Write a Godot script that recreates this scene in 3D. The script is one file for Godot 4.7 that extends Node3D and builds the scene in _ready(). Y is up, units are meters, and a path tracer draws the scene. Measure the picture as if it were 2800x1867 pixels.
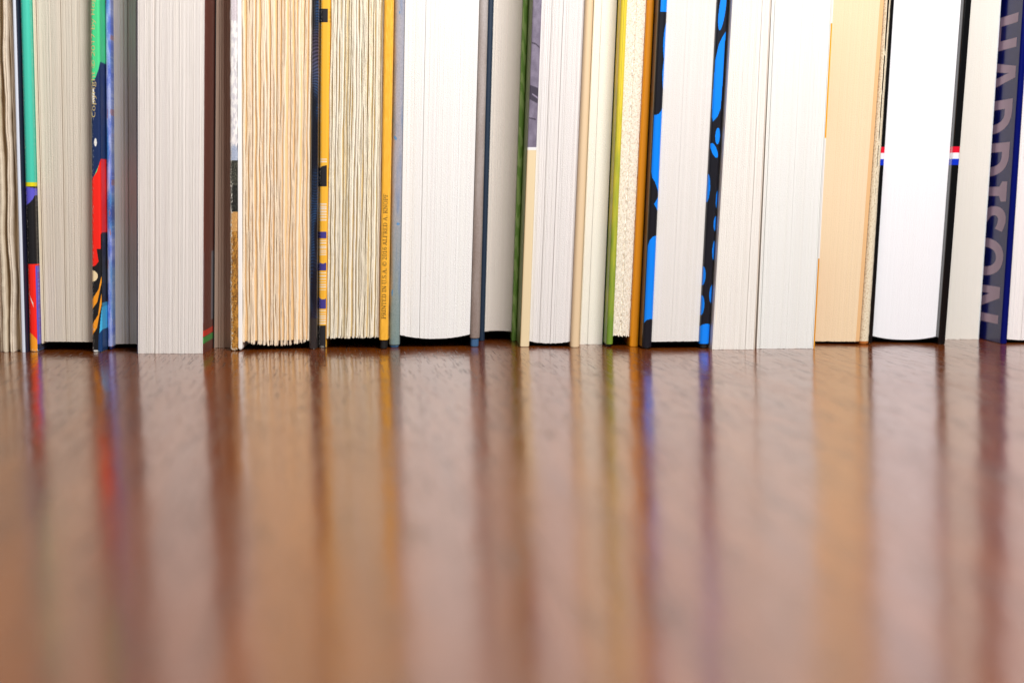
extends Node3D
# A row of books standing fore-edge out on a varnished brown wooden tabletop. All shape numbers are millimetres.

const MM := 0.001
const PRINT_TALL := 130.0        # how many millimetres of a cover one printed texture shows
const ROW := "books standing in a row on the table"
var tally := {}
var rng := RandomNumberGenerator.new()
var soft := FastNoiseLite.new()
var fine := FastNoiseLite.new()


func _ready():
	rng.seed = 20417
	soft.seed = 5; soft.frequency = 1.0; soft.fractal_octaves = 3
	fine.seed = 11; fine.frequency = 1.0; fine.fractal_octaves = 1
	# ---- camera
	var lens := CameraAttributesPhysical.new()
	lens.frustum_focal_length = 48.84; lens.frustum_focus_distance = 0.489; lens.exposure_aperture = 7.5
	lens.frustum_near = 0.02; lens.frustum_far = 20.0
	var cam := Camera3D.new(); cam.name = "camera"; add_child(cam)
	cam.attributes = lens
	cam.position = Vector3(-0.025705, 0.053024, 0.490481)
	cam.rotation_degrees = Vector3(-5.8375, -3.0, 0.0)
	cam.current = true
	# ---- air and exposure
	var e := Environment.new()
	e.background_mode = Environment.BG_COLOR
	e.background_color = Color(0.28, 0.28, 0.285)
	e.tonemap_mode = Environment.TONE_MAPPER_LINEAR
	e.tonemap_exposure = 1.0
	e.sdfgi_enabled = true; e.ssao_enabled = true; e.ssil_enabled = true
	var we := WorldEnvironment.new(); we.name = "environment"; we.environment = e; add_child(we)
	# ---- lamps: a large soft key from the upper right in front, a weak wide fill from the left
	area("key_light", Vector3(0.13, 0.45, 0.36), Vector3(0.02, 0.06, 0.0), Vector2(0.20, 0.20), Color(1.0, 0.995, 0.99), 0.455)
	area("fill_light", Vector3(-0.42, 0.5, 0.8), Vector3(-0.05, 0.05, 0.0), Vector2(0.5, 0.5), Color(1.0, 0.995, 0.99), 0.12)
	# ---- structure
	table()
	# ---- things, from the left
	build_books()


func area(called, at: Vector3, to: Vector3, size: Vector2, c: Color, energy):
	var a := AreaLight3D.new(); a.name = called; add_child(a)
	a.position = at; a.look_at_from_position(at, to)
	a.area_size = size; a.light_color = c; a.light_energy = energy
	a.area_range = 6.0; a.shadow_enabled = true


# ------------------------------------------------------------------ naming
func numbered(called: String) -> String:
	var n: int = tally.get(called, 0)
	tally[called] = n + 1
	return called if n == 0 else "%s_%03d" % [called, n]


func among(parent: Node, called: String) -> String:  # the next free name under one parent
	var n := 0
	while parent.has_node(called if n == 0 else "%s_%03d" % [called, n]):
		n += 1
	return called if n == 0 else "%s_%03d" % [called, n]


func book(called, label, x, z) -> Node3D:
	var o := Node3D.new(); o.name = numbered(called); add_child(o)
	o.position = Vector3(x, 0, z) * MM
	o.set_meta("label", label); o.set_meta("category", "book"); o.set_meta("group", ROW)
	return o


# ------------------------------------------------------------------ shapes
class Shape:
	var v := PackedVector3Array()
	var n := PackedVector3Array()
	var t := PackedVector2Array()
	var c := PackedColorArray()
	var i := PackedInt32Array()

	func point(p: Vector3, nn: Vector3, uv := Vector2.ZERO, col := Color.WHITE) -> int:
		v.append(p * 0.001); n.append(nn); t.append(uv); c.append(col)
		return v.size() - 1

	func face(a: int, b: int, d: int, e: int):  # bottom left, bottom right, top right, top left seen from outside
		i.append_array(PackedInt32Array([a, e, d, a, d, b]))

	func quad(a: Vector3, b: Vector3, d: Vector3, e: Vector3, col := Color.WHITE, bend := Vector3.ZERO):
		var nn := ((b - a).cross(e - a).normalized() + bend).normalized()
		face(point(a, nn, Vector2(a.x, -a.y) * 0.01, col), point(b, nn, Vector2(b.x, -b.y) * 0.01, col), point(d, nn, Vector2(d.x, -d.y) * 0.01, col), point(e, nn, Vector2(e.x, -e.y) * 0.01, col))

	func mesh() -> ArrayMesh:
		var a := []; a.resize(Mesh.ARRAY_MAX)
		a[Mesh.ARRAY_VERTEX] = v; a[Mesh.ARRAY_NORMAL] = n; a[Mesh.ARRAY_TEX_UV] = t; a[Mesh.ARRAY_COLOR] = c; a[Mesh.ARRAY_INDEX] = i
		var m := ArrayMesh.new(); m.add_surface_from_arrays(Mesh.PRIMITIVE_TRIANGLES, a)
		return m


func put(parent: Node3D, called: String, s: Shape, m: Material) -> MeshInstance3D:
	var o := MeshInstance3D.new(); o.name = among(parent, called)
	o.mesh = s.mesh(); o.material_override = m
	parent.add_child(o, true)
	return o


func on(line: Vector2, y: float) -> float:  # a leaning edge: x at the table and at 220 mm
	return lerpf(line.x, line.y, y / 220.0)


# a cover board, a jacket or a loose sheet: front at z, rounded fore-edge corners, leaning with its two edges
func slab(parent: Node3D, called: String, l: Vector2, r: Vector2, z: float, depth: float, y0: float, y1: float, m: Material, o := {}) -> MeshInstance3D:
	var org := parent.get_meta("org") as Vector2
	var rad: float = o.get("rad", 0.5)
	var bev: float = o.get("bev", 0.3)
	var rough: float = o.get("rough", 0.0)
	var side: bool = o.get("side", false)
	var wide := r.x - l.x
	rad = minf(rad, wide * 0.5)
	var prof := []  # [from left?, offset, depth, normal]
	prof.append([true, 0.0, depth, Vector3(-1, 0, 0)])
	for k in 6:
		var a := PI * 0.5 * k / 5.0
		prof.append([true, rad - rad * cos(a), rad - rad * sin(a), Vector3(-cos(a), 0, sin(a))])
	for k in 6:
		var a := PI * 0.5 * (5 - k) / 5.0
		prof.append([false, rad - rad * cos(a), rad - rad * sin(a), Vector3(cos(a), 0, sin(a))])
	prof.append([false, 0.0, depth, Vector3(1, 0, 0)])
	prof.append([false, 0.0, depth, Vector3(0, 0, -1)])
	prof.append([true, 0.0, depth, Vector3(0, 0, -1)])
	var ys := [y0, y0 + bev * 0.4, y0 + bev]
	var step: float = 2.0 if rough > 0.0 else 12.0
	var y := y0 + bev + step
	while y < minf(130.0, y1 - 1.0):
		ys.append(y); y += step
	ys.append(y1)
	var s := Shape.new()
	var w := prof.size()
	for ri in ys.size():
		var yy: float = ys[ri]
		var inset: float = [bev * 0.9, bev * 0.3, 0.0][mini(ri, 2)]
		inset = minf(inset, wide * 0.3)
		for p in prof:
			var jit := 0.0
			if rough > 0.0:
				jit = rough * soft.get_noise_3d(yy * 0.35, p[1] * 0.8, l.x + (50.0 if p[0] else 0.0))
			var x: float = on(l, yy) + p[1] + inset + jit if p[0] else on(r, yy) - p[1] - inset + jit
			var u: float = p[2] / 40.0 if side else clampf((x - on(l, yy)) / wide, 0.01, 0.99)
			var nn: Vector3 = p[3]
			if ri < 2:
				nn = (nn + Vector3(0, -0.8 + 0.4 * ri, 0)).normalized()
			s.point(Vector3(x - org.x, yy, z - p[2] - inset + jit - org.y), nn, Vector2(u, 1.0 - yy / PRINT_TALL))
	for ri in ys.size() - 1:
		for k in w - 1:
			if k == w - 3:
				continue
			s.face(ri * w + k, ri * w + k + 1, (ri + 1) * w + k + 1, (ri + 1) * w + k)
	# caps
	for top in [false, true]:
		var row: int = (ys.size() - 1) if top else 0
		var first := s.v.size()
		for k in w - 2:
			s.point(s.v[row * w + k] * 1000.0, Vector3(0, 1 if top else -1, 0), s.t[row * w + k])
		for k in range(1, w - 3):
			if top:
				s.i.append_array(PackedInt32Array([first, first + k + 1, first + k]))
			else:
				s.i.append_array(PackedInt32Array([first, first + k, first + k + 1]))
	return put(parent, called, s, m)


# a trimmed text block: every leaf (or clump of leaves) has an edge, a set-back and a tone of its own
func leaves(parent: Node3D, called: String, l: Vector2, r: Vector2, zl: float, zr: float, y0: float, y1: float, n: int, m: Material, o := {}) -> MeshInstance3D:
	var org := parent.get_meta("org") as Vector2
	var depth: float = o.get("depth", 110.0)
	var dish: float = o.get("dish", 0.0)
	var sag: float = o.get("sag", 0.0)
	var tone: float = o.get("tone", 0.04)
	var zj: float = o.get("zj", 0.12)
	var yj: float = o.get("yj", 0.06)
	var tilt: float = o.get("tilt", 0.12)
	var wave: float = o.get("wave", 0.10)
	var dark: float = o.get("dark", 0.06)    # share of leaf gaps that open a little
	var ys := [0.0]
	var yy := 6.0
	while yy < 128.0:
		ys.append(yy); yy += 9.0
	ys.append(y1)
	var cuts := PackedFloat32Array([0.0])
	for k in range(1, n):
		cuts.append((k + rng.randf_range(-0.38, 0.38)) / n)
	cuts.append(1.0)
	var s := Shape.new()
	var id := float(parent.get_index()) * 3.7
	for k in n:
		var s0 := cuts[k]
		var s1 := cuts[k + 1]
		var mid := (s0 + s1) * 0.5
		var g := 1.0 + rng.randf_range(-tone, tone)
		var col := Color(g, g * (1.0 - tone * 0.25 * rng.randf()), g * (1.0 - tone * 0.5 * rng.randf()))
		var push := rng.randf_range(-zj, zj)
		if rng.randf() < dark:
			push -= 0.5
		var bend := Vector3(rng.randf_range(-tilt, tilt), 0, 0)
		var low := y0 - sag * (1.0 - pow(absf(mid * 2.0 - 1.0), 2.2)) + rng.randf_range(-yj, yj)
		var prev := []
		for ri in ys.size():
			var y: float = low if ri == 0 else ys[ri]
			if ri > 0 and ri < ys.size() - 1 and y <= low + 0.5:
				y = low + 0.5
			var wv0 := 0.0 if k == 0 else wave * soft.get_noise_3d(y * 0.022, s0 * 9.0, id)
			var wv1 := 0.0 if k == n - 1 else wave * soft.get_noise_3d(y * 0.022, s1 * 9.0, id)
			var xa := lerpf(on(l, y), on(r, y), s0) + wv0
			var xb := lerpf(on(l, y), on(r, y), s1) + wv1
			var hollow := dish * (1.0 - pow(absf(mid * 2.0 - 1.0), 2.0))
			var z := lerpf(zl, zr, mid) - hollow + push + zj * 0.5 * fine.get_noise_2d(y * 0.06, k * 3.1)
			var pa := Vector3(xa - org.x, y, z - org.y)
			var pb := Vector3(xb - org.x, y, z - org.y)
			var back := Vector3(0, 0, -1)
			var da := back * (depth if k == 0 else 1.6)
			var db := back * (depth if k == n - 1 else 1.6)
			if ri == 0:
				s.quad(pa + back * depth, pb + back * depth, pb, pa, col)
			else:
				s.quad(prev[0], prev[1], pb, pa, col, bend)
				s.quad(prev[0] + da, prev[0], pa, pa + da, col)
				s.quad(prev[1], prev[1] + db, pb + db, pb, col)
			if ri == ys.size() - 1:
				s.quad(pa, pb, pb + back * depth, pa + back * depth, col)
			prev = [pa, pb]
	return put(parent, called, s, m)


# one uncut page (a few leaves that cling together) with wavy edges and a torn foot
func page(parent: Node3D, l: Vector2, r: Vector2, s0: float, s1: float, z: float, y0: float, y1: float, m: Material, o := {}):
	var org := parent.get_meta("org") as Vector2
	var amp: float = o.get("amp", 0.5)
	var torn: float = o.get("torn", 0.4)
	var zj: float = o.get("zj", 0.7)
	var tone: float = o.get("tone", 0.06)
	var edge_: float = o.get("round", 0.12)
	var id := rng.randf() * 500.0
	var s := Shape.new()
	var parts := rng.randi_range(1, o.get("parts", 3))
	for q in parts:
		var a := lerpf(s0, s1, (q + 0.02) / parts)
		var b := lerpf(s0, s1, (q + 0.98) / parts)
		var g := 1.0 + rng.randf_range(-tone, tone)
		var col := Color(g, g * (1.0 - 0.3 * tone * rng.randf()), g * (1.0 - tone * rng.randf()))
		var push := rng.randf_range(-zj, 0.0) * 0.35
		var bend := Vector3(rng.randf_range(-0.12, 0.12), 0, 0)
		var prev := []
		var foot0 := y0 + rng.randf_range(-torn, torn)
		var foot1 := y0 + rng.randf_range(-torn, torn)
		var foot2 := y0 + rng.randf_range(-torn, torn)
		var y := 0.0
		var ri := 0
		while true:
			var last := y > 130.0
			var yy := y1 if last else y
			var sway := amp * soft.get_noise_2d(yy * 0.010, id) * 1.6 + amp * 0.45 * fine.get_noise_2d(yy * 0.05, id + q * 0.08)
			var zz := z + push + 0.12 * zj * fine.get_noise_2d(yy * 0.3, id + q * 9.0) - 0.35 * zj * absf(soft.get_noise_2d(yy * 0.03, id + q * 5.0))
			var xa := lerpf(on(l, yy), on(r, yy), a) + sway
			var xb := lerpf(on(l, yy), on(r, yy), b) + sway + 0.10 * fine.get_noise_2d(yy * 0.22, id + q * 2.0)
			var xm := (xa + xb) * 0.5
			var ya := foot0 if ri == 0 else yy
			var ym := foot1 if ri == 0 else yy
			var yb := foot2 if ri == 0 else yy
			if ri == 1:
				ya = maxf(yy, foot0 + 0.2); ym = maxf(yy, foot1 + 0.2); yb = maxf(yy, foot2 + 0.2)
			var p := [Vector3(xa - org.x, ya, zz - edge_ - org.y), Vector3(xm - org.x, ym, zz + 0.08 - org.y), Vector3(xb - org.x, yb, zz - edge_ - org.y)]
			var bk := Vector3(0, 0, -24)
			if ri > 0:
				s.quad(prev[0], prev[1], p[1], p[0], col, bend)
				s.quad(prev[1], prev[2], p[2], p[1], col, bend)
				s.quad(prev[0] + bk, prev[0], p[0], p[0] + bk, col)
				s.quad(prev[2], prev[2] + bk, p[2] + bk, p[2], col)
			else:
				s.quad(p[0] + bk, p[1] + bk, p[1], p[0], col)
				s.quad(p[1] + bk, p[2] + bk, p[2], p[1], col)
			prev = p
			if last:
				break
			ri += 1
			y = maxf(y0 + 1.0, 0.0) if ri == 1 else y + 2.2
		s.quad(prev[0], prev[2], prev[2] + bk_(), prev[0] + bk_(), col)
	put(parent, "page", s, m)


func bk_() -> Vector3:
	return Vector3(0, 0, -24)


func lettering(parent: Node3D, text: String, font: Font, long: float, tall: float, basis_: Basis, at: Vector3, m: Material):
	var org: Vector2 = parent.get_meta("org") if parent.has_meta("org") else parent.get_parent().get_meta("org")
	var t := TextMesh.new()
	t.text = text; t.font = font; t.font_size = 64; t.pixel_size = 0.01; t.depth = 0.02
	t.horizontal_alignment = HORIZONTAL_ALIGNMENT_LEFT
	t.vertical_alignment = VERTICAL_ALIGNMENT_BOTTOM
	var box := t.get_aabb()
	var k := Vector3(long / box.size.x, tall / box.size.y, 1.0) * MM
	var o := MeshInstance3D.new(); o.name = "lettering"; o.mesh = t; o.material_override = m
	parent.add_child(o, true)
	o.transform = Transform3D(basis_ * Basis.from_scale(k), Vector3(at.x - org.x, at.y, at.z - org.y) * MM)
	o.translate_object_local(-box.position)


# ------------------------------------------------------------------ materials
func rgb(r, g, b, k := 1.0) -> Color:  # an observed colour, divided by the light that falls there
	var c := Color8(r, g, b).srgb_to_linear()
	return Color(c.r / k, c.g / k, c.b / k).linear_to_srgb()


func plain(c: Color, rough := 0.6, spec := 0.5, tex: Texture2D = null) -> StandardMaterial3D:
	var m := StandardMaterial3D.new()
	m.albedo_color = c; m.roughness = rough; m.metallic_specular = spec
	if tex:
		m.albedo_texture = tex; m.albedo_color = Color.WHITE
	return m


func grained(m: StandardMaterial3D, size: float, deep: float) -> StandardMaterial3D:  # fine relief: laid paper, cloth, worn lamination
	var nt := NoiseTexture2D.new()
	var fn := FastNoiseLite.new(); fn.seed = 3; fn.frequency = 0.06; fn.fractal_octaves = 3
	nt.noise = fn; nt.width = 256; nt.height = 256; nt.seamless = true; nt.as_normal_map = true; nt.bump_strength = 6.0
	m.normal_enabled = true; m.normal_texture = nt; m.normal_scale = deep
	m.uv1_scale = m.uv1_scale
	return m


func paper(c: Color) -> StandardMaterial3D:
	var m := plain(c, 0.92, 0.25)
	m.vertex_color_use_as_albedo = true
	var nt := NoiseTexture2D.new()
	var fn := FastNoiseLite.new(); fn.seed = 8; fn.frequency = 0.11; fn.fractal_octaves = 2
	nt.noise = fn; nt.width = 256; nt.height = 256; nt.seamless = true; nt.as_normal_map = true; nt.bump_strength = 4.0
	m.normal_enabled = true; m.normal_texture = nt; m.normal_scale = 0.5
	m.uv1_scale = Vector3(8, 8, 8)
	return m


# print on a cover: bands, polygons and ellipses in (share of the width, mm above the table), later ones on top
func paint(base: Color, shapes: Array, o := {}) -> ImageTexture:
	var w: int = o.get("w", 32)
	var h: int = o.get("h", 640)
	var img := Image.create(w, h, false, Image.FORMAT_RGB8)
	var f: String = o.get("fn", "")
	var wear: float = o.get("wear", 0.0)
	var worn: Color = o.get("worn", Color(0.9, 0.88, 0.82))
	for py in h:
		var y := PRINT_TALL * (1.0 - (py + 0.5) / h)
		var near := []
		for s in shapes:
			var lo: float
			var hi: float
			if s[0] == "b":
				lo = s[2]; hi = s[3]
			elif s[0] == "e":
				lo = s[3] - s[5] - absf(s[6]); hi = s[3] + s[5] + absf(s[6])
			else:
				lo = 1e9; hi = -1e9
				for p in s[2]:
					lo = minf(lo, p.y); hi = maxf(hi, p.y)
			if y >= lo and y <= hi:
				near.append(s)
		for px in w:
			var u := (px + 0.5) / w
			var c := base
			if f != "":
				c = printed(f, u, y)
			for s in near:
				var hit := false
				if s[0] == "b":
					hit = s.size() < 5 or (u >= s[4] and u <= s[5])
				elif s[0] == "e":
					var a: float = (u - s[2]) / s[4]
					var b: float = (y - s[3] - s[6] * (u - s[2])) / s[5]
					hit = a * a + b * b < 1.0
				else:
					hit = Geometry2D.is_point_in_polygon(Vector2(u, y), s[2])
				if hit:
					c = s[1]
			if wear > 0.0:
				var edge := maxf(0.0, 1.0 - minf(u * 4.0, y * 0.9))
				var k := fine.get_noise_2d(u * 9.0 + wear * 77.0, y * 1.7) + 0.6 * fine.get_noise_2d(u * 30.0, y * 6.0)
				if edge > 0.0 and k * 1.2 + edge * 0.9 > 1.25 - wear:
					c = worn
				c = c.lerp(Color.WHITE, 0.05 * maxf(0.0, fine.get_noise_2d(u * 40.0, y * 9.0)))
			img.set_pixel(px, py, c)
	img.generate_mipmaps()
	return ImageTexture.create_from_image(img)


func bars(col: Color, y0: float, y1: float, n: int, u0 := 0.06, u1 := 0.94) -> Array:
	var out := []
	for k in n:
		var p := (y1 - y0) / n
		var a := y0 + p * k + p * 0.3 * rng.randf()
		out.append(["b", col, a, a + p * rng.randf_range(0.3, 0.62), u0, u1])
	return out


# ------------------------------------------------------------------ the table
func table():
	var w := 2048
	var h := 1024
	var wide := 560.0
	var long := 640.0
	var grain := FastNoiseLite.new(); grain.seed = 21; grain.frequency = 1.0; grain.fractal_octaves = 4
	var base := Image.create(1024, 512, false, Image.FORMAT_RGB8)
	for y in 512:
		for x in 1024:
			var mx := x * wide / 1024.0
			var mz := y * long / 512.0
			var bendx := mx + 9.0 * grain.get_noise_2d(mx * 0.006, mz * 0.0035)
			var a := grain.get_noise_2d(bendx * 0.10, mz * 0.004)
			var b := grain.get_noise_2d(bendx * 0.7 + 90.0, mz * 0.02)
			var k := clampf(0.5 + 0.5 * a + 0.35 * b, 0.0, 1.0)
			base.set_pixel(x, y, Color(0.375, 0.155, 0.015).lerp(Color(0.50, 0.255, 0.04), k))
	base.resize(w, h, Image.INTERPOLATE_CUBIC)
	var rough := Image.create(w, h, false, Image.FORMAT_L8)
	var bump := Image.create(w, h, false, Image.FORMAT_L8)
	for y in h:
		for x in w:
			var mx := x * wide / w
			var mz := y * long / h
			var gl := 0.165 + 0.05 * grain.get_noise_2d(mx * 0.03 + 300.0, mz * 0.012)
			rough.set_pixel(x, y, Color(gl, gl, gl))
			bump.set_pixel(x, y, Color.from_hsv(0, 0, 0.6 + 0.22 * grain.get_noise_2d(mx * 0.045, mz * 0.016) + 0.05 * fine.get_noise_2d(mx * 0.25, mz * 0.12)))
	var r2 := RandomNumberGenerator.new(); r2.seed = 77
	for k in 20000:  # open pores: short dark dashes along the grain, denser in some bands
		var x := r2.randf() * w
		var y := r2.randf() * h
		if grain.get_noise_2d(x * 0.02, y * 0.004) + 0.55 < r2.randf() * 0.6:
			continue
		var n := int(r2.randf_range(6.0, 20.0))
		var deep := r2.randf_range(0.25, 0.6)
		var drift := r2.randf_range(-0.012, 0.012)
		for j in n:
			var px := int(x + drift * j) % w
			var py := (int(y) + j) % h
			var c := base.get_pixel(px, py)
			base.set_pixel(px, py, c.lerp(Color(0.06, 0.025, 0.015), deep))
			rough.set_pixel(px, py, Color(0.36, 0.36, 0.36))
	for k in 900:  # dust and rubbed spots
		var px := r2.randi_range(0, w - 1)
		var py := r2.randi_range(0, h - 1)
		rough.set_pixel(px, py, Color(0.4, 0.4, 0.4))
		base.set_pixel(px, py, base.get_pixel(px, py).lerp(Color(0.75, 0.6, 0.48), 0.55))
	bump.bump_map_to_normal_map(1.4)
	for im in [base, rough]:
		im.generate_mipmaps()
	var m := StandardMaterial3D.new()
	m.albedo_texture = ImageTexture.create_from_image(base)
	m.roughness = 1.0; m.roughness_texture = ImageTexture.create_from_image(rough)
	m.metallic_specular = 1.0
	m.clearcoat_enabled = true; m.clearcoat = 0.22; m.clearcoat_roughness = 0.18
	m.normal_enabled = true; m.normal_texture = ImageTexture.create_from_image(bump); m.normal_scale = 0.55
	var s := Shape.new()
	var turn := deg_to_rad(4.9)
	var edge := 2.0
	var lo := Vector2(-620, -330)
	var hi := Vector2(640, 640)
	var ring := [[0.0, -30.0, 1.0], [0.0, -edge, 1.0], [edge * 0.3, -edge * 0.3, 0.7], [edge, 0.0, 0.0]]
	for k in ring.size():
		for c in 8:
			var cor: int = c / 2
			var px: float = [lo.x + ring[k][0], hi.x - ring[k][0], hi.x - ring[k][0], lo.x + ring[k][0]][cor]
			var pz: float = [hi.y - ring[k][0], hi.y - ring[k][0], lo.y + ring[k][0], lo.y + ring[k][0]][cor]
			var outw: Vector3 = [Vector3(0, 0, 1), Vector3(1, 0, 0), Vector3(0, 0, -1), Vector3(-1, 0, 0)][((c + 1) / 2 + 3) % 4]
			var nn: Vector3 = (outw * ring[k][2] + Vector3.UP * (1.0 - ring[k][2])).normalized()
			var q := Vector2(px, pz).rotated(turn) - Vector2(280, 170)
			s.point(Vector3(px, ring[k][1], pz), nn, Vector2(q.x / wide, q.y / long))
	for k in ring.size() - 1:
		for c in [1, 3, 5, 7]:
			var a: int = k * 8 + c
			var b: int = k * 8 + (c + 1) % 8
			s.face(a, b, b + 8, a + 8)
	var top := s.v.size()
	for c in [0, 2, 4, 6]:
		s.point(s.v[24 + c] * 1000.0, Vector3.UP, s.t[24 + c])
	s.face(top, top + 1, top + 2, top + 3)
	for c in [0, 2, 4, 6]:
		s.point(s.v[c] * 1000.0, Vector3.DOWN, s.t[c])
	s.face(top + 4, top + 7, top + 6, top + 5)
	var o := put(self, "tabletop", s, m)
	o.set_meta("kind", "structure")
	o.set_meta("label", "glossy varnished brown wooden tabletop reflecting the books"); 


# ------------------------------------------------------------------ books
# a hardback: two boards (some under a dust jacket), a text block between them and a spine at the back
func hardback(label: String, k: Dictionary) -> Node3D:
	var a: Vector2 = k.a
	var b: Vector2 = k.b
	var d: Vector2 = k.d
	var e: Vector2 = k.e
	var zl: float = k.zl
	var zr: float = k.zr
	var tall: float = k.tall
	var o := book("hardcover_book", label, (a.x + e.x) * 0.5, maxf(zl, zr))
	o.set_meta("org", Vector2((a.x + e.x) * 0.5, maxf(zl, zr)))
	var deep: float = k.get("deep", 145.0)
	var inn := Vector2(0.35, 0.35)
	for left in [true, false]:
		var x0: Vector2 = a if left else d
		var x1: Vector2 = b if left else e
		var z: float = zl if left else zr
		var foot: float = k.foot[0 if left else 1]
		var jm: Material = k.ml if left else k.mr
		var oo: Dictionary = k.get("ol" if left else "or", {"rad": 1.2})
		if foot > 0.0:
			slab(o, "board", x0 + inn, x1 - inn, z - 0.5, deep - 1.0, 0.0, tall - 1.0, k.cloth, {"rad": 1.0, "bev": 0.5})
			slab(o, "dust_jacket", x0, x1, z, deep, foot, tall - 0.5, jm, oo)
		else:
			slab(o, "board", x0, x1, z, deep, 0.0, tall, jm, oo)
	var g := Vector2(0.06, 0.06)
	if k.has("n"):
		leaves(o, "text_block", b + g, d - g, zl - k.back, zr - k.back, k.lift, tall - 3.0, k.n, k.paper, k.get("leaf", {}))
	slab(o, "spine", a + g, e - g, minf(zl, zr) - deep - 0.05, 2.5, k.foot[0] + 0.4, tall - 0.6, k.spine, {"rad": 1.0})

	return o


func paperback(label: String, a: Vector2, e: Vector2, zl: float, zr: float, tall: float, n: int, pap: Material, cover_l: Material, cover_r: Material, o := {}) -> Node3D:
	var bk := book("paperback_book", label, (a.x + e.x) * 0.5, maxf(zl, zr))
	bk.set_meta("org", Vector2((a.x + e.x) * 0.5, maxf(zl, zr)))
	var th: float = o.get("th", 0.32)
	var t2 := Vector2(th, th)
	var deep: float = o.get("deep", 130.0)
	slab(bk, "cover", a, a + t2, zl, deep, 0.0, tall, cover_l, {"rad": 0.12, "bev": 0.05})
	slab(bk, "cover", e - t2, e, zr, deep, 0.0, tall, cover_r, {"rad": 0.12, "bev": 0.05, "side": o.get("side", false)})
	var g := Vector2(0.03, 0.03)
	leaves(bk, "text_block", a + t2 + g, e - t2 - g, zl - 0.15, zr - 0.15, o.get("lift", 0.05), tall - 0.2, n, pap, o.get("leaf", {"dish": 0.0}))
	slab(bk, "spine", a, e, minf(zl, zr) - deep - 0.05, 0.5, 0.0, tall, cover_l, {"rad": 0.2})
	return bk


func V(a: float, b: float) -> Vector2:
	return Vector2(a, b)


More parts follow.
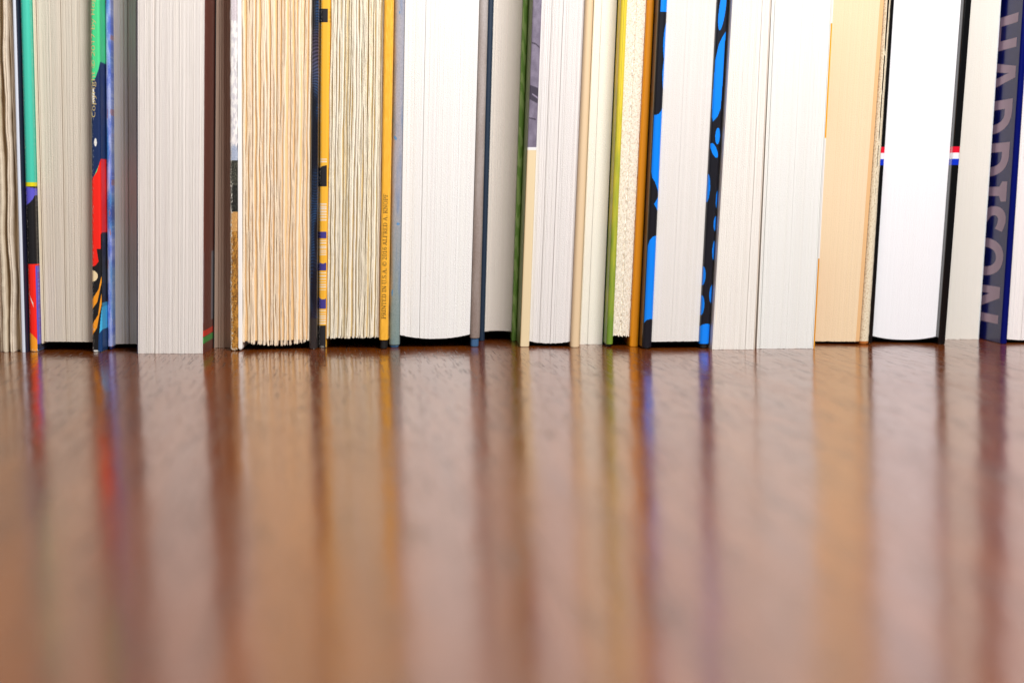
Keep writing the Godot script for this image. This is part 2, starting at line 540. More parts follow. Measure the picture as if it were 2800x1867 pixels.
func build_books():
	var black_cloth := plain(Color(0.035, 0.033, 0.035), 0.55)
	var serif := SystemFont.new(); serif.font_names = PackedStringArray(["Droid Serif"])
	var sans := SystemFont.new(); sans.font_names = PackedStringArray(["Droid Sans"])
	var sans_bold := SystemFont.new(); sans_bold.font_names = PackedStringArray(["Droid Sans"]); sans_bold.font_weight = 700
	var white_scuff := plain(Color(0.9, 0.88, 0.84), 0.9)

	# 1 -- paperback with wavy pages, cut by the left edge of the picture
	var pap := paper(rgb(232, 218, 198))
	var bk := book("paperback_book", "old paperback with wavy tan pages and a white-edged cover at the far left end", -182.0, 1.0)
	bk.set_meta("org", Vector2(-182, 1))
	var l := V(-194.9, -190.5)
	var r := V(-171.3, -169.4)
	for k in 11:
		page(bk, l, r, (k + 0.10) / 11.0, (k + 0.72) / 11.0, 1.0 - 2.2 * float(k % 3 == 1), 0.1, 205.0, pap, {"amp": 0.8, "torn": 0.12, "zj": 1.2, "tone": 0.10})
	slab(bk, "text_block", l, r, -3.5, 110.0, 0.3, 204.0, plain(rgb(200, 180, 150), 0.9, 0.2), {"rad": 0.1})
	slab(bk, "cover", V(-171.05, -169.15), V(-169.95, -168.2), 1.6, 120.0, 0.0, 206.0, plain(rgb(225, 232, 245), 0.5), {"rad": 0.4, "bev": 0.1})
	slab(bk, "cover", V(-195.4, -191.0), V(-195.0, -190.6), 1.6, 120.0, 0.0, 206.0, plain(rgb(225, 232, 245), 0.5), {"rad": 0.15, "bev": 0.1})
	slab(bk, "spine", V(-195.4, -191.0), V(-169.5, -167.9), -118.6, 0.6, 0.0, 206.0, plain(rgb(30, 34, 60), 0.5), {"rad": 0.2})
	slab(bk, "cover_backing", V(-169.9, -168.15), V(-169.45, -167.75), 1.2, 119.0, 0.0, 206.0, plain(rgb(28, 30, 58), 0.5), {"rad": 0.15, "bev": 0.05})

	# 2 -- bright jacket of flat shapes
	var teal := rgb(66, 190, 165, 0.85)
	var red := rgb(250, 38, 26, 0.95)
	var navy := rgb(26, 46, 92)
	var purple := rgb(92, 86, 200, 0.9)
	var orange := rgb(250, 158, 36, 0.95)
	var ink := rgb(28, 28, 30)
	var tl := paint(teal, [
		["b", rgb(235, 222, 22), 57.4, 58.9], ["b", ink, 30.6, 57.5],
		["p", purple, PackedVector2Array([V(0, 57.6), V(1, 56.9), V(1, 54.6), V(0.8, 53.0), V(0.45, 51.7), V(0.0, 50.8)])],
		["b", red, 0.0, 30.6], ["p", orange, PackedVector2Array([V(0, 6.8), V(0.4, 6.2), V(0.8, 4.6), V(1, 3.0), V(1, 0), V(0, 0)])],
		["b", purple, 2.5, 30.0, 0.86, 1.0], ["b", navy, 0.0, 2.6, 0.86, 1.0],
		["p", Color(0.93, 0.9, 0.86), PackedVector2Array([V(0.18, 20.5), V(0.34, 18.2), V(0.62, 15.6), V(0.6, 17.0), V(0.32, 19.2)])],
	], {"wear": 0.30})
	var tr := paint(rgb(68, 205, 132, 0.85), [
		["p", navy, PackedVector2Array([V(1.01, 103), V(0.9, 100.4), V(0.72, 97), V(0.45, 94.4), V(0, 92.6), V(0, 59), V(1.01, 67)])],
		["p", red, PackedVector2Array([V(1.01, 68.2), V(0.55, 62.6), V(0, 59.6), V(0, 20), V(1.01, 20)])],
		["p", ink, PackedVector2Array([V(1.01, 42), V(0.88, 41), V(0.86, 36), V(0.5, 35.9), V(0.68, 31.6), V(0.4, 30.3), V(0, 29.7), V(0, 0), V(1.01, 0)])],
		["e", rgb(250, 226, 178), 0.0, 26.6, 0.6, 2.0, 0.0],
		["p", orange, PackedVector2Array([V(0.92, 26.5), V(0.68, 22.1), V(0.05, 18.6), V(0, 18.1), V(0, 14.8), V(0.55, 17.6), V(0.95, 24.4)])],
		["p", orange, PackedVector2Array([V(0.93, 20.5), V(0.6, 13.0), V(0, 9.6), V(0, 5.7), V(0.5, 8.5), V(0.95, 17.0)])],
		["p", rgb(70, 185, 235), PackedVector2Array([V(0.99, 17.4), V(0.72, 6.6), V(0.99, 7.9)])],
		["p", rgb(22, 60, 110), PackedVector2Array([V(0.66, 6.3), V(1.01, 8.0), V(1.01, 0), V(0.6, 0)])],
		["e", Color(0.94, 0.93, 0.9), 0.42, 72.5, 0.13, 1.4, 0.0], ["e", Color(0.94, 0.93, 0.9), 0.2, 88.3, 0.14, 2.8, 0.0],
		["b", Color(0.93, 0.92, 0.9), 0.0, 0.9, 0.15, 0.55],
	], {"wear": 0.12})
	var b2 := hardback("hardback in a teal, red and black jacket, first of the bright jackets from the left", {
		"a": V(-169.29, -167.6), "b": V(-166.0, -164.3), "d": V(-146.87, -141.09), "e": V(-143.35, -138.62), "zl": -0.6, "zr": 2.1, "tall": 224.0, "foot": [0.0, 0.0],
		"ml": plain(Color.WHITE, 0.42, 0.4, tl), "mr": plain(Color.WHITE, 0.42, 0.4, tr), "ol": {"rad": 1.5, "bev": 0.5}, "or": {"rad": 0.9, "bev": 0.5},
		"n": 62, "paper": paper(rgb(226, 216, 200)), "back": 5.0, "lift": 3.1, "leaf": {"tone": 0.04, "sag": 0.0, "dark": 0.03, "tilt": 0.08}, "spine": plain(navy, 0.5)})
	slab(b2, "endpaper", V(-165.85, -164.1), V(-165.4, -163.7), -4.0, 120.0, 2.4, 221.0, plain(rgb(235, 225, 200), 0.8), {"rad": 0.1})
	slab(b2, "endpaper", V(-148.57, -142.79), V(-146.92, -141.14), -3.2, 120.0, 2.9, 221.0, plain(rgb(130, 78, 34), 0.8), {"rad": 0.2})

	var lean2 := Basis(Vector3(0, 0, 1), PI * 0.5 - 0.0235)
	lettering(b2.get_node("board_001"), "Copyright © 2017 by Hogarth", sans, 47.0, 1.7, lean2, Vector3(-142.89, 81.0, 2.12), plain(rgb(206, 186, 124), 0.6))

	# 3 -- blue painted jacket
	var blue_cloth := plain(rgb(24, 30, 96), 0.6)
	hardback("narrow hardback in a mottled pale blue jacket beside the red and black one", {
		"a": V(-143.25, -138.39), "b": V(-141.46, -136.46), "d": V(-132.3, -127.3), "e": V(-130.4, -124.7), "zl": -5.1, "zr": -4.6, "tall": 214.0, "foot": [1.1, 1.0],
		"ml": plain(Color.WHITE, 0.5, 0.4, paint(Color.WHITE, [], {"fn": "wash"})), "mr": plain(rgb(22, 34, 88), 0.5), "ol": {"rad": 1.3}, "cloth": blue_cloth,
		"n": 26, "paper": paper(rgb(222, 214, 204)), "back": 4.5, "lift": 1.7, "spine": plain(rgb(90, 110, 190), 0.5)})

	# 4 -- thick paperback that stands proud
	var stripes := paint(rgb(104, 56, 46), [["b", rgb(214, 52, 30), 5.9, 7.9], ["b", rgb(62, 150, 66), 3.4, 5.6], ["b", rgb(120, 120, 128), 10.5, 35.0, 0.36, 1.0]], {})
	paperback("thick cream paperback standing proud, its dark red cover marked by red and green stripes", V(-130.27, -124.53), V(-107.19, -101.15), 7.3, 8.5, 203.0, 74,
		paper(rgb(234, 228, 222)), plain(rgb(40, 36, 60), 0.5), plain(Color.WHITE, 0.4, 0.5, stripes), {"side": true, "leaf": {"tone": 0.05, "zj": 0.12, "tilt": 0.10, "yj": 0.04, "wave": 0.25, "dark": 0.03}})

	# 5 -- paperback pushed back in the shade
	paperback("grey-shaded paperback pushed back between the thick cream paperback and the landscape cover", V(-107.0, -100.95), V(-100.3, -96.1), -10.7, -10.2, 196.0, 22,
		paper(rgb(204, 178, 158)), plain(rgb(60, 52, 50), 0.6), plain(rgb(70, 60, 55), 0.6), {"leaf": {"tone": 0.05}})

	# 6 -- worn hardback, landscape photograph on its cover, deckled pages
	var tf := paint(Color.WHITE, [], {"fn": "land", "wear": 0.62, "h": 800})
	var glossy := plain(Color.WHITE, 0.24, 0.7, paint(Color.WHITE, [], {"fn": "ripple", "h": 1200}))
	var old := paper(rgb(248, 232, 208))
	var b6 := hardback("worn hardback with a landscape photo on its cover and ragged warm cream pages", {
		"a": V(-99.33, -95.05), "b": V(-96.6, -92.9), "d": V(-72.26, -67.18), "e": V(-69.32, -64.83), "zl": 0.8, "zr": -3.6, "tall": 232.0, "foot": [0.0, 0.0],
		"ml": plain(Color.WHITE, 0.55, 0.4, tf), "mr": glossy, "ol": {"rad": 0.8, "bev": 0.9, "rough": 0.35}, "or": {"rad": 1.3, "bev": 0.5}, "spine": plain(rgb(70, 60, 46), 0.6)})
	slab(b6, "endpaper", V(-96.55, -92.85), V(-95.15, -91.55), 0.3, 130.0, 0.3, 228.0, plain(rgb(250, 248, 244), 0.7), {"rad": 0.25, "bev": 0.8})
	l = V(-95.1, -91.5); r = V(-72.35, -67.25)
	leaves(b6, "text_block", l, r, -1.9, -5.4, 3.3, 228.5, 24, paper(rgb(236, 202, 152)), {"zj": 0.1, "tone": 0.03, "dark": 0.0})
	for k in 20:
		var mid := (k + 0.5) / 20.0
		var w := rng.randf_range(0.58, 0.82)
		page(b6, l, r, (k + 0.5 - w * 0.5) / 20.0, (k + 0.5 + w * 0.5) / 20.0, lerpf(-0.6, -4.2, mid) - 0.3 * rng.randf() - (0.7 if rng.randf() < 0.2 else 0.0),
			lerpf(3.3, 2.9, mid) - 1.5 * (1.0 - pow(absf(mid * 2.0 - 1.0), 2.0)), 228.0, old, {"amp": 0.45, "torn": 0.45, "zj": 0.4, "tone": 0.03, "parts": 2, "round": 0.22})

	# 7 -- orange and black jacket
	var amber := rgb(250, 186, 58, 1.02)
	var violet := rgb(66, 58, 138)
	var pale := rgb(240, 222, 200, 1.05)
	var dark := rgb(38, 36, 40)
	var sh := [["b", dark, 114.6, 119.4], ["b", pale, 66.0, 66.5, 0.1, 0.94], ["b", pale, 66.9, 67.3, 0.1, 0.94], ["b", dark, 57.6, 64.2], ["e", dark, 1.0, 64.0, 0.9, 1.0, 0.0],
		["b", violet, 39.2, 41.6], ["b", violet, 27.8, 30.6], ["e", amber, 0.5, 31.3, 0.45, 1.0, 0.0], ["b", violet, 14.2, 18.6], ["e", amber, 0.55, 18.9, 0.5, 1.4, 0.0], ["b", dark, 0.0, 8.2]]
	sh.append_array(bars(pale, 45.4, 52.0, 7)); sh.append_array(bars(pale, 33.0, 38.8, 7)); sh.append_array(bars(pale, 20.6, 27.5, 7)); sh.append_array(bars(pale, 8.6, 13.9, 6))
	sh.append(["b", amber, 0.0, 130.0, 0.92, 1.0])
	var amber_j := grained(plain(amber, 0.4), 1.0, 0.25)
	var b7 := hardback("hardback in an orange jacket with black and violet blocks and barcode-like stripes", {
		"a": V(-69.22, -64.73), "b": V(-66.3, -60.6), "d": V(-47.27, -41.94), "e": V(-44.14, -38.49), "zl": -7.3, "zr": -2.3, "tall": 228.0, "foot": [0.0, 3.2],
		"ml": plain(Color.WHITE, 0.42, 0.4, paint(amber, sh, {"wear": 0.12, "h": 1000})), "mr": amber_j, "ol": {"rad": 1.2, "bev": 0.4}, "or": {"rad": 1.0, "bev": 0.3}, "cloth": black_cloth, "spine": plain(amber, 0.5)})
	lettering(b7.get_node("dust_jacket"), "PRINTED IN U.S.A. © 2016 ALFRED A. KNOPF", serif, 44.0, 1.55, Basis(Vector3(0, 0, 1), PI * 0.5 - 0.0256), Vector3(-44.75, 10.9, -2.27), plain(rgb(70, 44, 14), 0.6))
	l = V(-66.2, -60.5); r = V(-47.3, -42.0)
	leaves(b7, "text_block", l, r, -8.4, -5.2, 4.2, 224.5, 20, paper(rgb(222, 198, 146)), {"zj": 0.1, "tone": 0.03, "dark": 0.0})
	var old2 := paper(rgb(246, 238, 218))
	var edge := 0.0
	while edge < 0.985:
		var w := rng.randf_range(0.022, 0.075)
		var mid := edge + w * 0.5
		page(b7, l, r, edge, minf(edge + w * 0.8, 0.995), lerpf(-7.2, -4.0, mid) - 0.3 * rng.randf() - (0.8 if rng.randf() < 0.28 else 0.0), lerpf(3.5, 4.0, mid), 224.0, old2, {"amp": 0.36, "torn": 0.22, "zj": 0.4, "tone": 0.03, "parts": 2, "round": 0.18})
		edge += w

	# 8 -- grey-blue speckled jacket, bright white block
	hardback("hardback with a bright white text block in a speckled grey-blue jacket over blue boards", {
		"a": V(-44.04, -38.39), "b": V(-40.13, -34.88), "d": V(-14.9, -8.0), "e": V(-11.3, -5.2), "zl": -7.2, "zr": -8.0, "tall": 236.0, "foot": [0.95, 3.16],
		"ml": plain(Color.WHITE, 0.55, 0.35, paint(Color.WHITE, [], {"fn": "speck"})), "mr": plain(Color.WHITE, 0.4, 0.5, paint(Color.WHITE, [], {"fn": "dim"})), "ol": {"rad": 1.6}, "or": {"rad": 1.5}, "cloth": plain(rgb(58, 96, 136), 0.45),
		"n": 70, "paper": paper(rgb(238, 237, 234)), "back": 0.8, "lift": 4.6, "leaf": {"sag": 1.5, "tone": 0.03, "tilt": 0.08, "zj": 0.08, "dark": 0.03}, "spine": plain(rgb(110, 120, 134), 0.5)})

	# 9 -- pushed back: navy left board, green leaf-patterned right board
	hardback("pushed-back hardback between a navy board and a green leaf-patterned board", {
		"a": V(-11.0, -4.85), "b": V(-8.82, -2.3), "d": V(1.34, 8.86), "e": V(3.05, 10.95), "zl": -28.8, "zr": -28.0, "tall": 222.0, "foot": [0.0, 0.0], "deep": 130.0,
		"ml": plain(rgb(24, 44, 66), 0.5), "mr": plain(Color.WHITE, 0.5, 0.4, paint(Color.WHITE, [], {"fn": "leaf"})), "or": {"rad": 0.9},
		"n": 40, "paper": paper(rgb(240, 230, 220)), "back": 3.0, "lift": 3.4, "leaf": {"sag": -0.3, "tone": 0.02, "dark": 0.0, "tilt": 0.05}, "spine": plain(rgb(24, 44, 66), 0.5)})

	# 10 -- jacket grey-violet above, cream below
	var shade := rgb(66, 60, 74)
	var tj := paint(Color.WHITE, [["p", shade, PackedVector2Array([V(0.05, 93.4), V(0.95, 92.2), V(0.95, 86.8), V(0.05, 88.4)])], ["p", rgb(140, 130, 150), PackedVector2Array([V(0.3, 90), V(0.95, 88.4), V(0.95, 89.1), V(0.3, 90.5)])],
		["p", shade, PackedVector2Array([V(0.1, 107.8), V(0.5, 107.4), V(0.95, 106.0), V(0.95, 106.6), V(0.5, 107.9), V(0.1, 108.3)])], ["p", shade, PackedVector2Array([V(0.1, 81.6), V(0.8, 81.0), V(0.8, 81.5), V(0.1, 82.0)])],
		["b", rgb(244, 242, 242, 1.1), 70.4, 71.4], ["b", rgb(240, 220, 178, 1.1), 0.0, 70.4], ["b", rgb(210, 160, 112, 1.1), 0.0, 70.4, 0.0, 0.07], ["b", rgb(118, 150, 70), 0.0, 130.0, 0.0, 0.035]], {"fn": "cloth_grey"})
	var sand := plain(rgb(236, 208, 168, 1.1), 0.45)
	hardback("hardback whose jacket is grey-violet above a white line and cream below", {
		"a": V(3.2, 11.1), "b": V(6.6, 14.4), "d": V(21.37, 29.9), "e": V(24.63, 32.56), "zl": -7.2, "zr": -4.8, "tall": 226.0, "foot": [0.0, 0.0],
		"ml": plain(Color.WHITE, 0.45, 0.4, tj), "mr": sand, "ol": {"rad": 0.7, "bev": 0.4}, "or": {"rad": 1.4, "bev": 0.3},
		"n": 48, "paper": paper(rgb(230, 226, 223)), "back": 2.5, "lift": 1.9, "leaf": {"sag": 0.7, "tone": 0.03, "yj": 0.08, "dark": 0.02, "tilt": 0.08}, "spine": sand})

	# 11 -- slim cream paperback set back
	paperback("slim plain cream paperback set back between a beige board and a yellow-green jacket", V(25.65, 33.89), V(34.24, 42.33), -14.9, -14.5, 198.0, 30,
		paper(rgb(236, 233, 222)), plain(rgb(236, 226, 204), 0.6), plain(rgb(40, 66, 56), 0.6), {"leaf": {"tone": 0.015, "zj": 0.04, "tilt": 0.05}})

	# 12 -- yellow-green jacket, rough speckled text block
	var b12 := hardback("hardback in a yellow-green jacket with a rough tan-speckled text block and an orange right board", {
		"a": V(34.34, 42.4), "b": V(36.8, 44.6), "d": V(42.94, 52.17), "e": V(46.15, 54.55), "zl": -5.6, "zr": -6.2, "tall": 216.0, "foot": [0.9, 0.0],
		"ml": plain(Color.WHITE, 0.4, 0.45, paint(Color.WHITE, [], {"fn": "lime"})), "mr": plain(rgb(244, 154, 14, 1.1), 0.45), "or": {"rad": 1.1, "bev": 0.3}, "cloth": black_cloth, "spine": plain(rgb(170, 170, 50), 0.5)})
	rough_block(b12, V(36.9, 44.7), V(42.85, 52.1), -8.0, 3.8, 212.5, plain(Color.WHITE, 0.95, 0.2, paint(Color.WHITE, [], {"fn": "sp", "w": 64, "h": 1000})))

	# 13 -- black and blue
	var blue := rgb(6, 132, 246)
	var jet := rgb(26, 26, 32)
	var tm := paint(jet, [["b", blue, 117.9, 130.0, 0.22, 1.0], ["e", blue, 1.0, 107.5, 0.34, 7.0, 0.0], ["e", blue, 1.05, 97.0, 0.32, 6.5, 0.0],
		["p", blue, PackedVector2Array([V(0.1, 82.5), V(0.5, 82.6), V(0.8, 84), V(1.01, 85.6), V(1.01, 53), V(0.85, 56), V(0.5, 59), V(0.2, 60.6), V(0.08, 63)])],
		["p", blue, PackedVector2Array([V(0.5, 51.4), V(1.01, 54.6), V(1.01, 48.6)])],
		["p", blue, PackedVector2Array([V(0.08, 36.5), V(0.25, 38.7), V(0.55, 40.0), V(1.01, 40.4), V(1.01, 10.4), V(0.75, 10.8), V(0.3, 10.4), V(0.08, 9.2)])]], {})
	var tn := paint(jet, [["e", blue, 0.52, 119.0, 0.36, 6.5, 9.0],
		["p", blue, PackedVector2Array([V(0.97, 111.5), V(0.7, 109.7), V(0.35, 107), V(0.1, 101.6), V(0.04, 90), V(0.05, 82), V(0.18, 80.2), V(0.6, 81.9), V(0.86, 84.6), V(0.92, 90), V(0.93, 104)])],
		["e", blue, 0.72, 75.2, 0.24, 2.9, 0.0], ["e", blue, 0.45, 70.2, 0.40, 1.9, -4.5], ["e", blue, 0.0, 57.0, 0.24, 5.0, 0.0], ["e", blue, 1.0, 53.0, 0.14, 3.0, 0.0], ["e", blue, 0.97, 44.5, 0.2, 2.6, 0.0],
		["e", blue, 0.95, 35.0, 0.16, 3.4, 0.0], ["e", blue, 0.0, 26.0, 0.25, 3.4, 0.0], ["e", blue, 0.98, 19.5, 0.26, 3.3, 0.0], ["e", blue, 0.0, 15.5, 0.28, 3.6, 0.0],
		["b", blue, 0.0, 8.2], ["e", blue, 0.6, 8.0, 0.55, 0.9, 0.0]], {})
	hardback("hardback in a glossy black jacket with rounded bright blue shapes on both boards", {
		"a": V(46.25, 54.65), "b": V(49.75, 57.6), "d": V(66.99, 75.52), "e": V(70.57, 80.34), "zl": 2.4, "zr": 1.3, "tall": 230.0, "foot": [0.6, 1.6],
		"ml": plain(Color.WHITE, 0.3, 0.5, tm), "mr": plain(Color.WHITE, 0.3, 0.5, tn), "ol": {"rad": 1.5, "bev": 0.3}, "or": {"rad": 1.3, "bev": 0.3}, "cloth": black_cloth,
		"n": 54, "paper": paper(rgb(226, 222, 217)), "back": 1.8, "lift": 2.5, "leaf": {"tone": 0.03, "tilt": 0.22, "zj": 0.06, "dark": 0.0}, "spine": plain(jet, 0.3)})

	# 14, 15 -- two paperbacks side by side
	var bn := paperback("beige paperback with a curled front leaf at its foot, beside the blue and black jacket", V(70.9, 80.6), V(85.95, 92.5), 4.9, 5.7, 204.0, 60,
		paper(rgb(234, 230, 223)), plain(rgb(242, 238, 230), 0.6), plain(rgb(226, 214, 200), 0.6), {"leaf": {"tone": 0.03, "tilt": 0.08, "wave": 0.2, "dark": 0.02}})
	slab(bn, "loose_leaf", V(71.0, 90.0), V(71.5, 90.6), 4.7, 60.0, 0.0, 19.0, plain(rgb(240, 230, 216), 0.8), {"rad": 0.12, "bev": 0.05})
	var side_o := paint(rgb(236, 232, 226), [["b", rgb(248, 172, 14), 74.6, 114.2], ["b", rgb(222, 152, 40), 0.0, 32.0]], {})
	paperback("white paperback with an orange band along the fore-edge of its right cover", V(87.2, 92.9), V(108.28, 115.4), 3.4, 3.2, 206.0, 56,
		paper(rgb(230, 230, 226)), plain(rgb(236, 234, 228), 0.6), plain(Color.WHITE, 0.45, 0.4, side_o), {"th": 0.5, "leaf": {"tone": 0.03, "zj": 0.1, "dark": 0.02, "tilt": 0.08, "wave": 0.2}})

	# 16 -- old tan book with a frayed board
	var b16 := hardback("old book with a browned tan text block and a frayed off-white right board", {
		"a": V(108.9, 116.2), "b": V(110.9, 118.4), "d": V(128.69, 139.03), "e": V(131.97, 140.75), "zl": -12.6, "zr": -9.4, "tall": 208.0, "foot": [0.0, 0.0],
		"ml": plain(rgb(206, 150, 84), 0.7), "mr": plain(Color.WHITE, 0.85, 0.3, paint(Color.WHITE, [], {"fn": "frayed"})), "or": {"rad": 1.5, "bev": 0.6, "rough": 0.1},
		"spine": plain(rgb(190, 150, 100), 0.7)})
	var tan_ := paper(rgb(234, 212, 178))
	leaves(b16, "text_block", V(111.0, 118.5), V(127.1, 137.4), -12.4, -10.2, 1.05, 205.0, 54, tan_, {"tone": 0.025, "zj": 0.04, "tilt": 0.06, "yj": 0.1, "dark": 0.0})
	slab(b16, "endpaper", V(127.12, 137.42), V(128.6, 138.95), -10.4, 120.0, 1.0, 205.0, plain(rgb(222, 180, 130), 0.85, 0.3), {"rad": 0.15})

	# 17 -- glossy black with three stripes
	var flag := paint(rgb(10, 10, 12), [["b", rgb(226, 20, 50), 69.9, 72.2], ["b", rgb(240, 240, 248), 67.7, 69.9], ["b", rgb(16, 52, 200), 65.5, 67.7]], {})
	var lacquer := plain(Color.WHITE, 0.14, 0.6, flag)
	hardback("glossy black hardback with red, white and blue stripes and a smooth white text block", {
		"a": V(132.75, 141.55), "b": V(134.5, 142.8), "d": V(157.32, 167.13), "e": V(160.0, 170.15), "zl": -13.2, "zr": -7.9, "tall": 236.0, "foot": [0.0, 0.0],
		"ml": lacquer, "mr": lacquer, "ol": {"rad": 0.6}, "or": {"rad": 0.9},
		"n": 90, "paper": paper(rgb(240, 240, 243)), "back": 3.0, "lift": 2.7, "leaf": {"sag": 1.4, "tone": 0.008, "zj": 0.03, "tilt": 0.03, "dark": 0.0, "yj": 0.02}, "spine": plain(rgb(10, 10, 12), 0.2)})

	# 18 -- cream book set back
	paperback("smooth cream paperback set back beside the glossy black hardback", V(163.5, 173.6), V(179.44, 186.6), -26.3, -25.7, 200.0, 44,
		paper(rgb(232, 227, 217)), plain(rgb(240, 234, 222), 0.6), plain(rgb(236, 240, 244), 0.5), {"leaf": {"tone": 0.012, "zj": 0.04, "tilt": 0.05, "dark": 0.0}})

	# 19 -- blue jacket with big letters down its left face, cut by the right edge of the picture
	var royal := plain(rgb(6, 16, 96), 0.22, 0.32)
	var b19 := hardback("deep blue jacketed hardback with large pinkish capitals on its left face, at the right end", {
		"a": V(180.9, 187.9), "b": V(183.4, 190.2), "d": V(204.55, 211.5), "e": V(207.9, 214.7), "zl": -8.1, "zr": -6.7, "tall": 238.0, "foot": [0.0, 0.0],
		"ml": royal, "mr": royal, "ol": {"rad": 1.2, "bev": 0.4}, "or": {"rad": 1.2},
		"n": 60, "paper": paper(rgb(242, 236, 234)), "back": 3.5, "lift": 1.6, "leaf": {"sag": 0.5, "tone": 0.02}, "spine": royal})
	var lean := atan(7.0 / 220.0)
	var bas := Basis(Vector3(0, -1, 0), Vector3(0, 0, 1), Vector3(-1, 0, 0))
	bas = Basis(Vector3(0, 0, 1), -lean) * bas
	lettering(b19.get_node("board"), "HADDISON", sans_bold, 113.5, 40.0, bas, Vector3(180.9 + 7.0 * 120.5 / 220.0 - 0.02, 120.5, -51.5), plain(rgb(176, 150, 170), 0.5))

	for o in get_children():
		if o.has_meta("org"):
			o.remove_meta("org")


# an untrimmed block: a lumpy fore-edge with torn fibres at its foot
func rough_block(parent: Node3D, l: Vector2, r: Vector2, z: float, y0: float, y1: float, m: Material):
	var org := parent.get_meta("org") as Vector2
	var s := Shape.new()
	var nx := 22
	var ny := 190
	for j in ny + 1:
		for i in nx + 1:
			var u := float(i) / nx
			var y := lerpf(y0, 131.0, float(j) / ny)
			if j == 0:
				y += rng.randf_range(-0.45, 0.3)
			if j == ny:
				y = y1
			var k := fine.get_noise_2d(u * 8.5, y * 1.3) + 0.8 * fine.get_noise_2d(u * 19.0, y * 3.4)
			var dz := -0.2 * k - (0.7 if (i == 10 and rng.randf() < 0.8) else 0.0)
			var x := lerpf(on(l, y), on(r, y), u)
			s.point(Vector3(x - org.x, y, z + dz - org.y), Vector3(0.0, 0.0, 1.0), Vector2(u, 1.0 - y / PRINT_TALL))
	for j in ny:
		for i in nx:
			var a := j * (nx + 1) + i
			s.face(a, a + 1, a + nx + 2, a + nx + 1)
	for a in s.v.size():
		var i := a % (nx + 1)
		var j := a / (nx + 1)
		var dx := s.v[mini(a + 1, s.v.size() - 1) if i < nx else a] - s.v[a - 1 if i > 0 else a]
		var dy := s.v[a + nx + 1 if j < ny else a] - s.v[a - nx - 1 if j > 0 else a]
		var nn := dx.cross(dy)
		s.n[a] = nn.normalized() if nn.length() > 0.0 else Vector3(0, 0, 1)
	var bk := Vector3(0, 0, -110)
	for i in nx:
		var p := s.v[i] * 1000.0
		var q := s.v[i + 1] * 1000.0
		s.quad(p + bk, q + bk, q, p)
		p = s.v[ny * (nx + 1) + i] * 1000.0
		q = s.v[ny * (nx + 1) + i + 1] * 1000.0
		s.quad(p, q, q + bk, p + bk)
	for j in ny:
		var p := s.v[j * (nx + 1)] * 1000.0
		var q := s.v[(j + 1) * (nx + 1)] * 1000.0
		s.quad(p + bk, p, q, q + bk)
		p = s.v[j * (nx + 1) + nx] * 1000.0
		q = s.v[(j + 1) * (nx + 1) + nx] * 1000.0
		s.quad(p, p + bk, q + bk, q)
	put(parent, "text_block", s, m)


# ------------------------------------------------------------------ continuous prints
func printed(kind: String, u: float, y: float) -> Color:
	match kind:
		"wash": return print_wash(u, y)
		"land": return print_land(u, y)
		"ripple": return print_ripple(u, y)
		"speck": return print_speck(u, y)
		"dim": return print_dim(u, y)
		"leaf": return print_leaf(u, y)
		"cloth_grey": return print_cloth_grey(u, y)
		"lime": return print_lime(u, y)
		"sp": return print_sp(u, y)
		"frayed": return print_frayed(u, y)
	return Color.WHITE


func print_wash(u: float, y: float) -> Color:
	var n1: float = soft.get_noise_2d(u * 1.2, y * 0.13)
	var n2: float = fine.get_noise_2d(u * 9.0, y * 1.3)
	var n3: float = soft.get_noise_2d(u * 0.6 + 40.0, y * 0.05)
	var c := rgb(160, 174, 234, 0.9).lerp(rgb(92, 116, 210, 0.9), clampf(0.5 + 1.3 * n1, 0, 1))
	c = c.lerp(rgb(178, 188, 228), clampf(n3 * 1.6 + 0.15, 0, 0.9))
	c = c.lerp(rgb(60, 130, 205), clampf(fine.get_noise_2d(u * 0.5, y * 0.045 + 9.0) * 1.5 - 0.2, 0, 0.8))
	c = c.lerp(rgb(66, 60, 150), clampf(fine.get_noise_2d(u * 0.8 + 5.0, y * 0.05) * 2.0 - 0.9, 0, 0.8))
	c = c.lerp(Color.WHITE, clampf(n2 * 0.8 - 0.25, 0, 0.4))
	if fine.get_noise_2d(u * 2.0, y * 0.16 + 60.0) > 0.72:
		c = c.lerp(rgb(205, 120, 100), 0.6)
	return c


func print_land(u: float, y: float) -> Color:
	var chip: float = fine.get_noise_2d(u * 5.0 + 30.0, y * 0.8) + 0.5 * fine.get_noise_2d(u * 16.0, y * 3.0)
	if y < 60.0 and u < 0.42 and chip > 0.25 + u * 1.0:
		return Color(0.88, 0.86, 0.82)
	var nz: float = fine.get_noise_2d(u * 7.0, y * 1.4)
	var nb: float = soft.get_noise_2d(u * 2.0, y * 0.3)
	if y > 114.0:
		return rgb(196, 184, 188).lerp(rgb(226, 220, 224), 0.5 + nz * 0.4)
	if y > 72.0 + 2.0 * fine.get_noise_1d(u * 3.0):
		return rgb(206, 204, 208).lerp(rgb(246, 242, 238), clampf(0.6 + nb * 1.6, 0, 1))
	if y > 66.5:
		return rgb(150, 164, 188).lerp(rgb(186, 194, 210), 0.5 + nz * 0.5)
	if y > 48.8:
		return rgb(20, 21, 20).lerp(rgb(104, 102, 84), clampf(0.12 + nz * 0.8 + (0.3 if y > 58.0 else -0.12), 0, 1))
	if y > 42.0:
		return rgb(190, 138, 78).lerp(rgb(214, 166, 98), 0.5 + nz)
	return rgb(104, 66, 22).lerp(rgb(206, 146, 58), clampf(0.55 + nz * 0.9 + nb * 0.8, 0, 1))


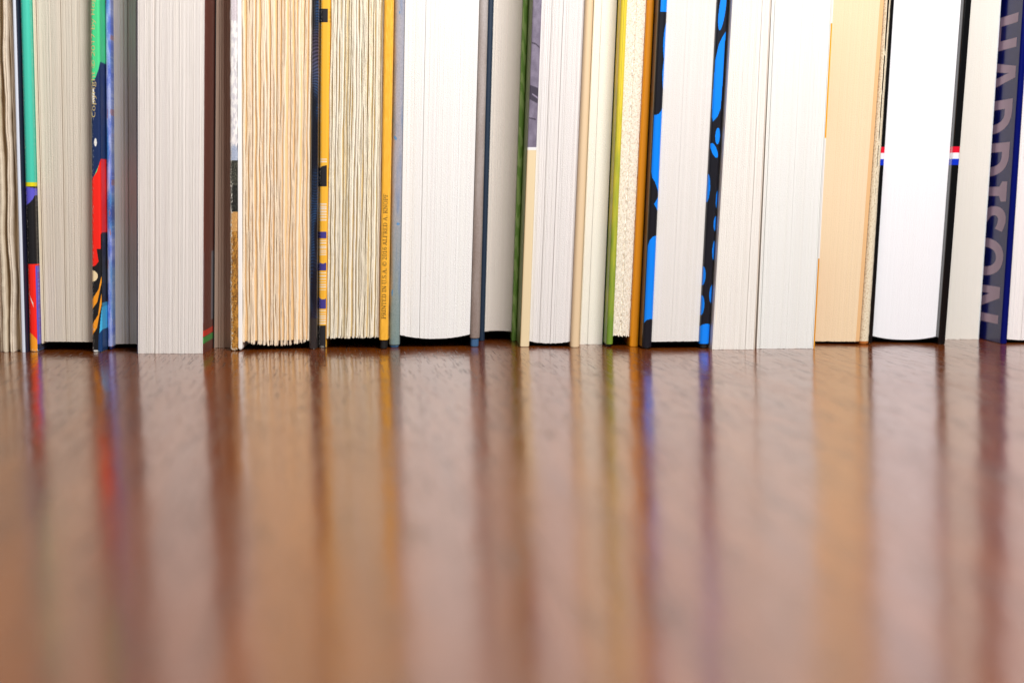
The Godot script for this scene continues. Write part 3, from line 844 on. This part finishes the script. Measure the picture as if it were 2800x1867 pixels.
func print_ripple(u: float, y: float) -> Color:
	var nb: float = soft.get_noise_2d(u * 0.5 + 3.0, y * 0.035)
	var rp: float = sin((y * 6.0 + 9.0 * fine.get_noise_2d(u * 0.6, y * 0.05)) * 1.0)
	var c := rgb(14, 19, 36).lerp(rgb(36, 68, 108), clampf(0.35 + nb * 2.0, 0, 1))
	c = c.lerp(rgb(120, 100, 124), clampf(fine.get_noise_2d(0.5, y * 0.03 + 4.0) * 1.4 - 0.25, 0, 0.6))
	c = c.lerp(rgb(8, 9, 16), 0.28 + 0.28 * rp)
	return c if y > 11.0 else rgb(50, 44, 44)


func print_speck(u: float, y: float) -> Color:
	var n1: float = fine.get_noise_2d(u * 22.0, y * 5.5)
	var n2: float = soft.get_noise_2d(u * 1.0, y * 0.03)
	var c := rgb(160, 160, 170).lerp(rgb(120, 142, 138), clampf(0.95 - y / 60.0, 0, 1))
	c = c.lerp(rgb(184, 150, 108), clampf((0.3 - u) * 2.2 + n2 * 0.8, 0, 0.55))
	c = c.lerp(rgb(112, 134, 170), clampf(n2 * 1.2 - 0.1, 0, 0.6))
	if fine.get_noise_2d(u * 1.5, y * 0.15) > 0.86:
		c = rgb(90, 140, 190)
	return Color(c.r + n1 * 0.10, c.g + n1 * 0.09, c.b + n1 * 0.10)


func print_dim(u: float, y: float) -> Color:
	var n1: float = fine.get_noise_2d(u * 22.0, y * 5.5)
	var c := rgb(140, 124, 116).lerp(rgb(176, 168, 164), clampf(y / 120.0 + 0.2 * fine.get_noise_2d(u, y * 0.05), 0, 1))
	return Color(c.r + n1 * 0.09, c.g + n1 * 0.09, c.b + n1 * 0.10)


func print_leaf(u: float, y: float) -> Color:
	var k: float = sin(y * 0.62 + u * 2.6 + 2.2 * fine.get_noise_2d(u, y * 0.06))
	return rgb(168, 204, 120, 0.9).lerp(rgb(130, 178, 84, 0.9), clampf(0.5 + k * 1.6, 0, 1))


func print_cloth_grey(u: float, y: float) -> Color:
	var n1: float = fine.get_noise_2d(u * 16.0, y * 3.0)
	var n2: float = soft.get_noise_2d(u * 1.2, y * 0.2)
	var c := rgb(132, 124, 142).lerp(rgb(112, 104, 122), clampf(0.5 + n2, 0, 1))
	return Color(c.r + n1 * 0.05, c.g + n1 * 0.05, c.b + n1 * 0.05)


func print_lime(u: float, y: float) -> Color:
	var n1: float = fine.get_noise_2d(u * 8.0, y * 2.0)
	var n2: float = soft.get_noise_2d(u, y * 0.05)
	var c := rgb(112, 146, 50).lerp(rgb(228, 206, 62), clampf(y / 95.0 + 0.35 * n2, 0, 1))
	return Color(c.r + n1 * 0.02, c.g + n1 * 0.02, c.b)


func print_sp(u: float, y: float) -> Color:
	var k: float = fine.get_noise_2d(u * 8.5, y * 1.3) + 0.8 * fine.get_noise_2d(u * 19.0, y * 3.4)
	return rgb(236, 227, 211).lerp(rgb(186, 158, 118), clampf(k * 0.75 - 0.15, 0, 0.6))



func print_frayed(u: float, y: float) -> Color:
	var n1: float = fine.get_noise_2d(u * 6.0, y * 1.2)
	var c := rgb(228, 216, 190).lerp(rgb(190, 166, 128), clampf(n1 * 1.1 - 0.1 + (0.5 - u) * 0.5, 0, 0.8))
	return c if y > 1.2 else rgb(176, 104, 44)
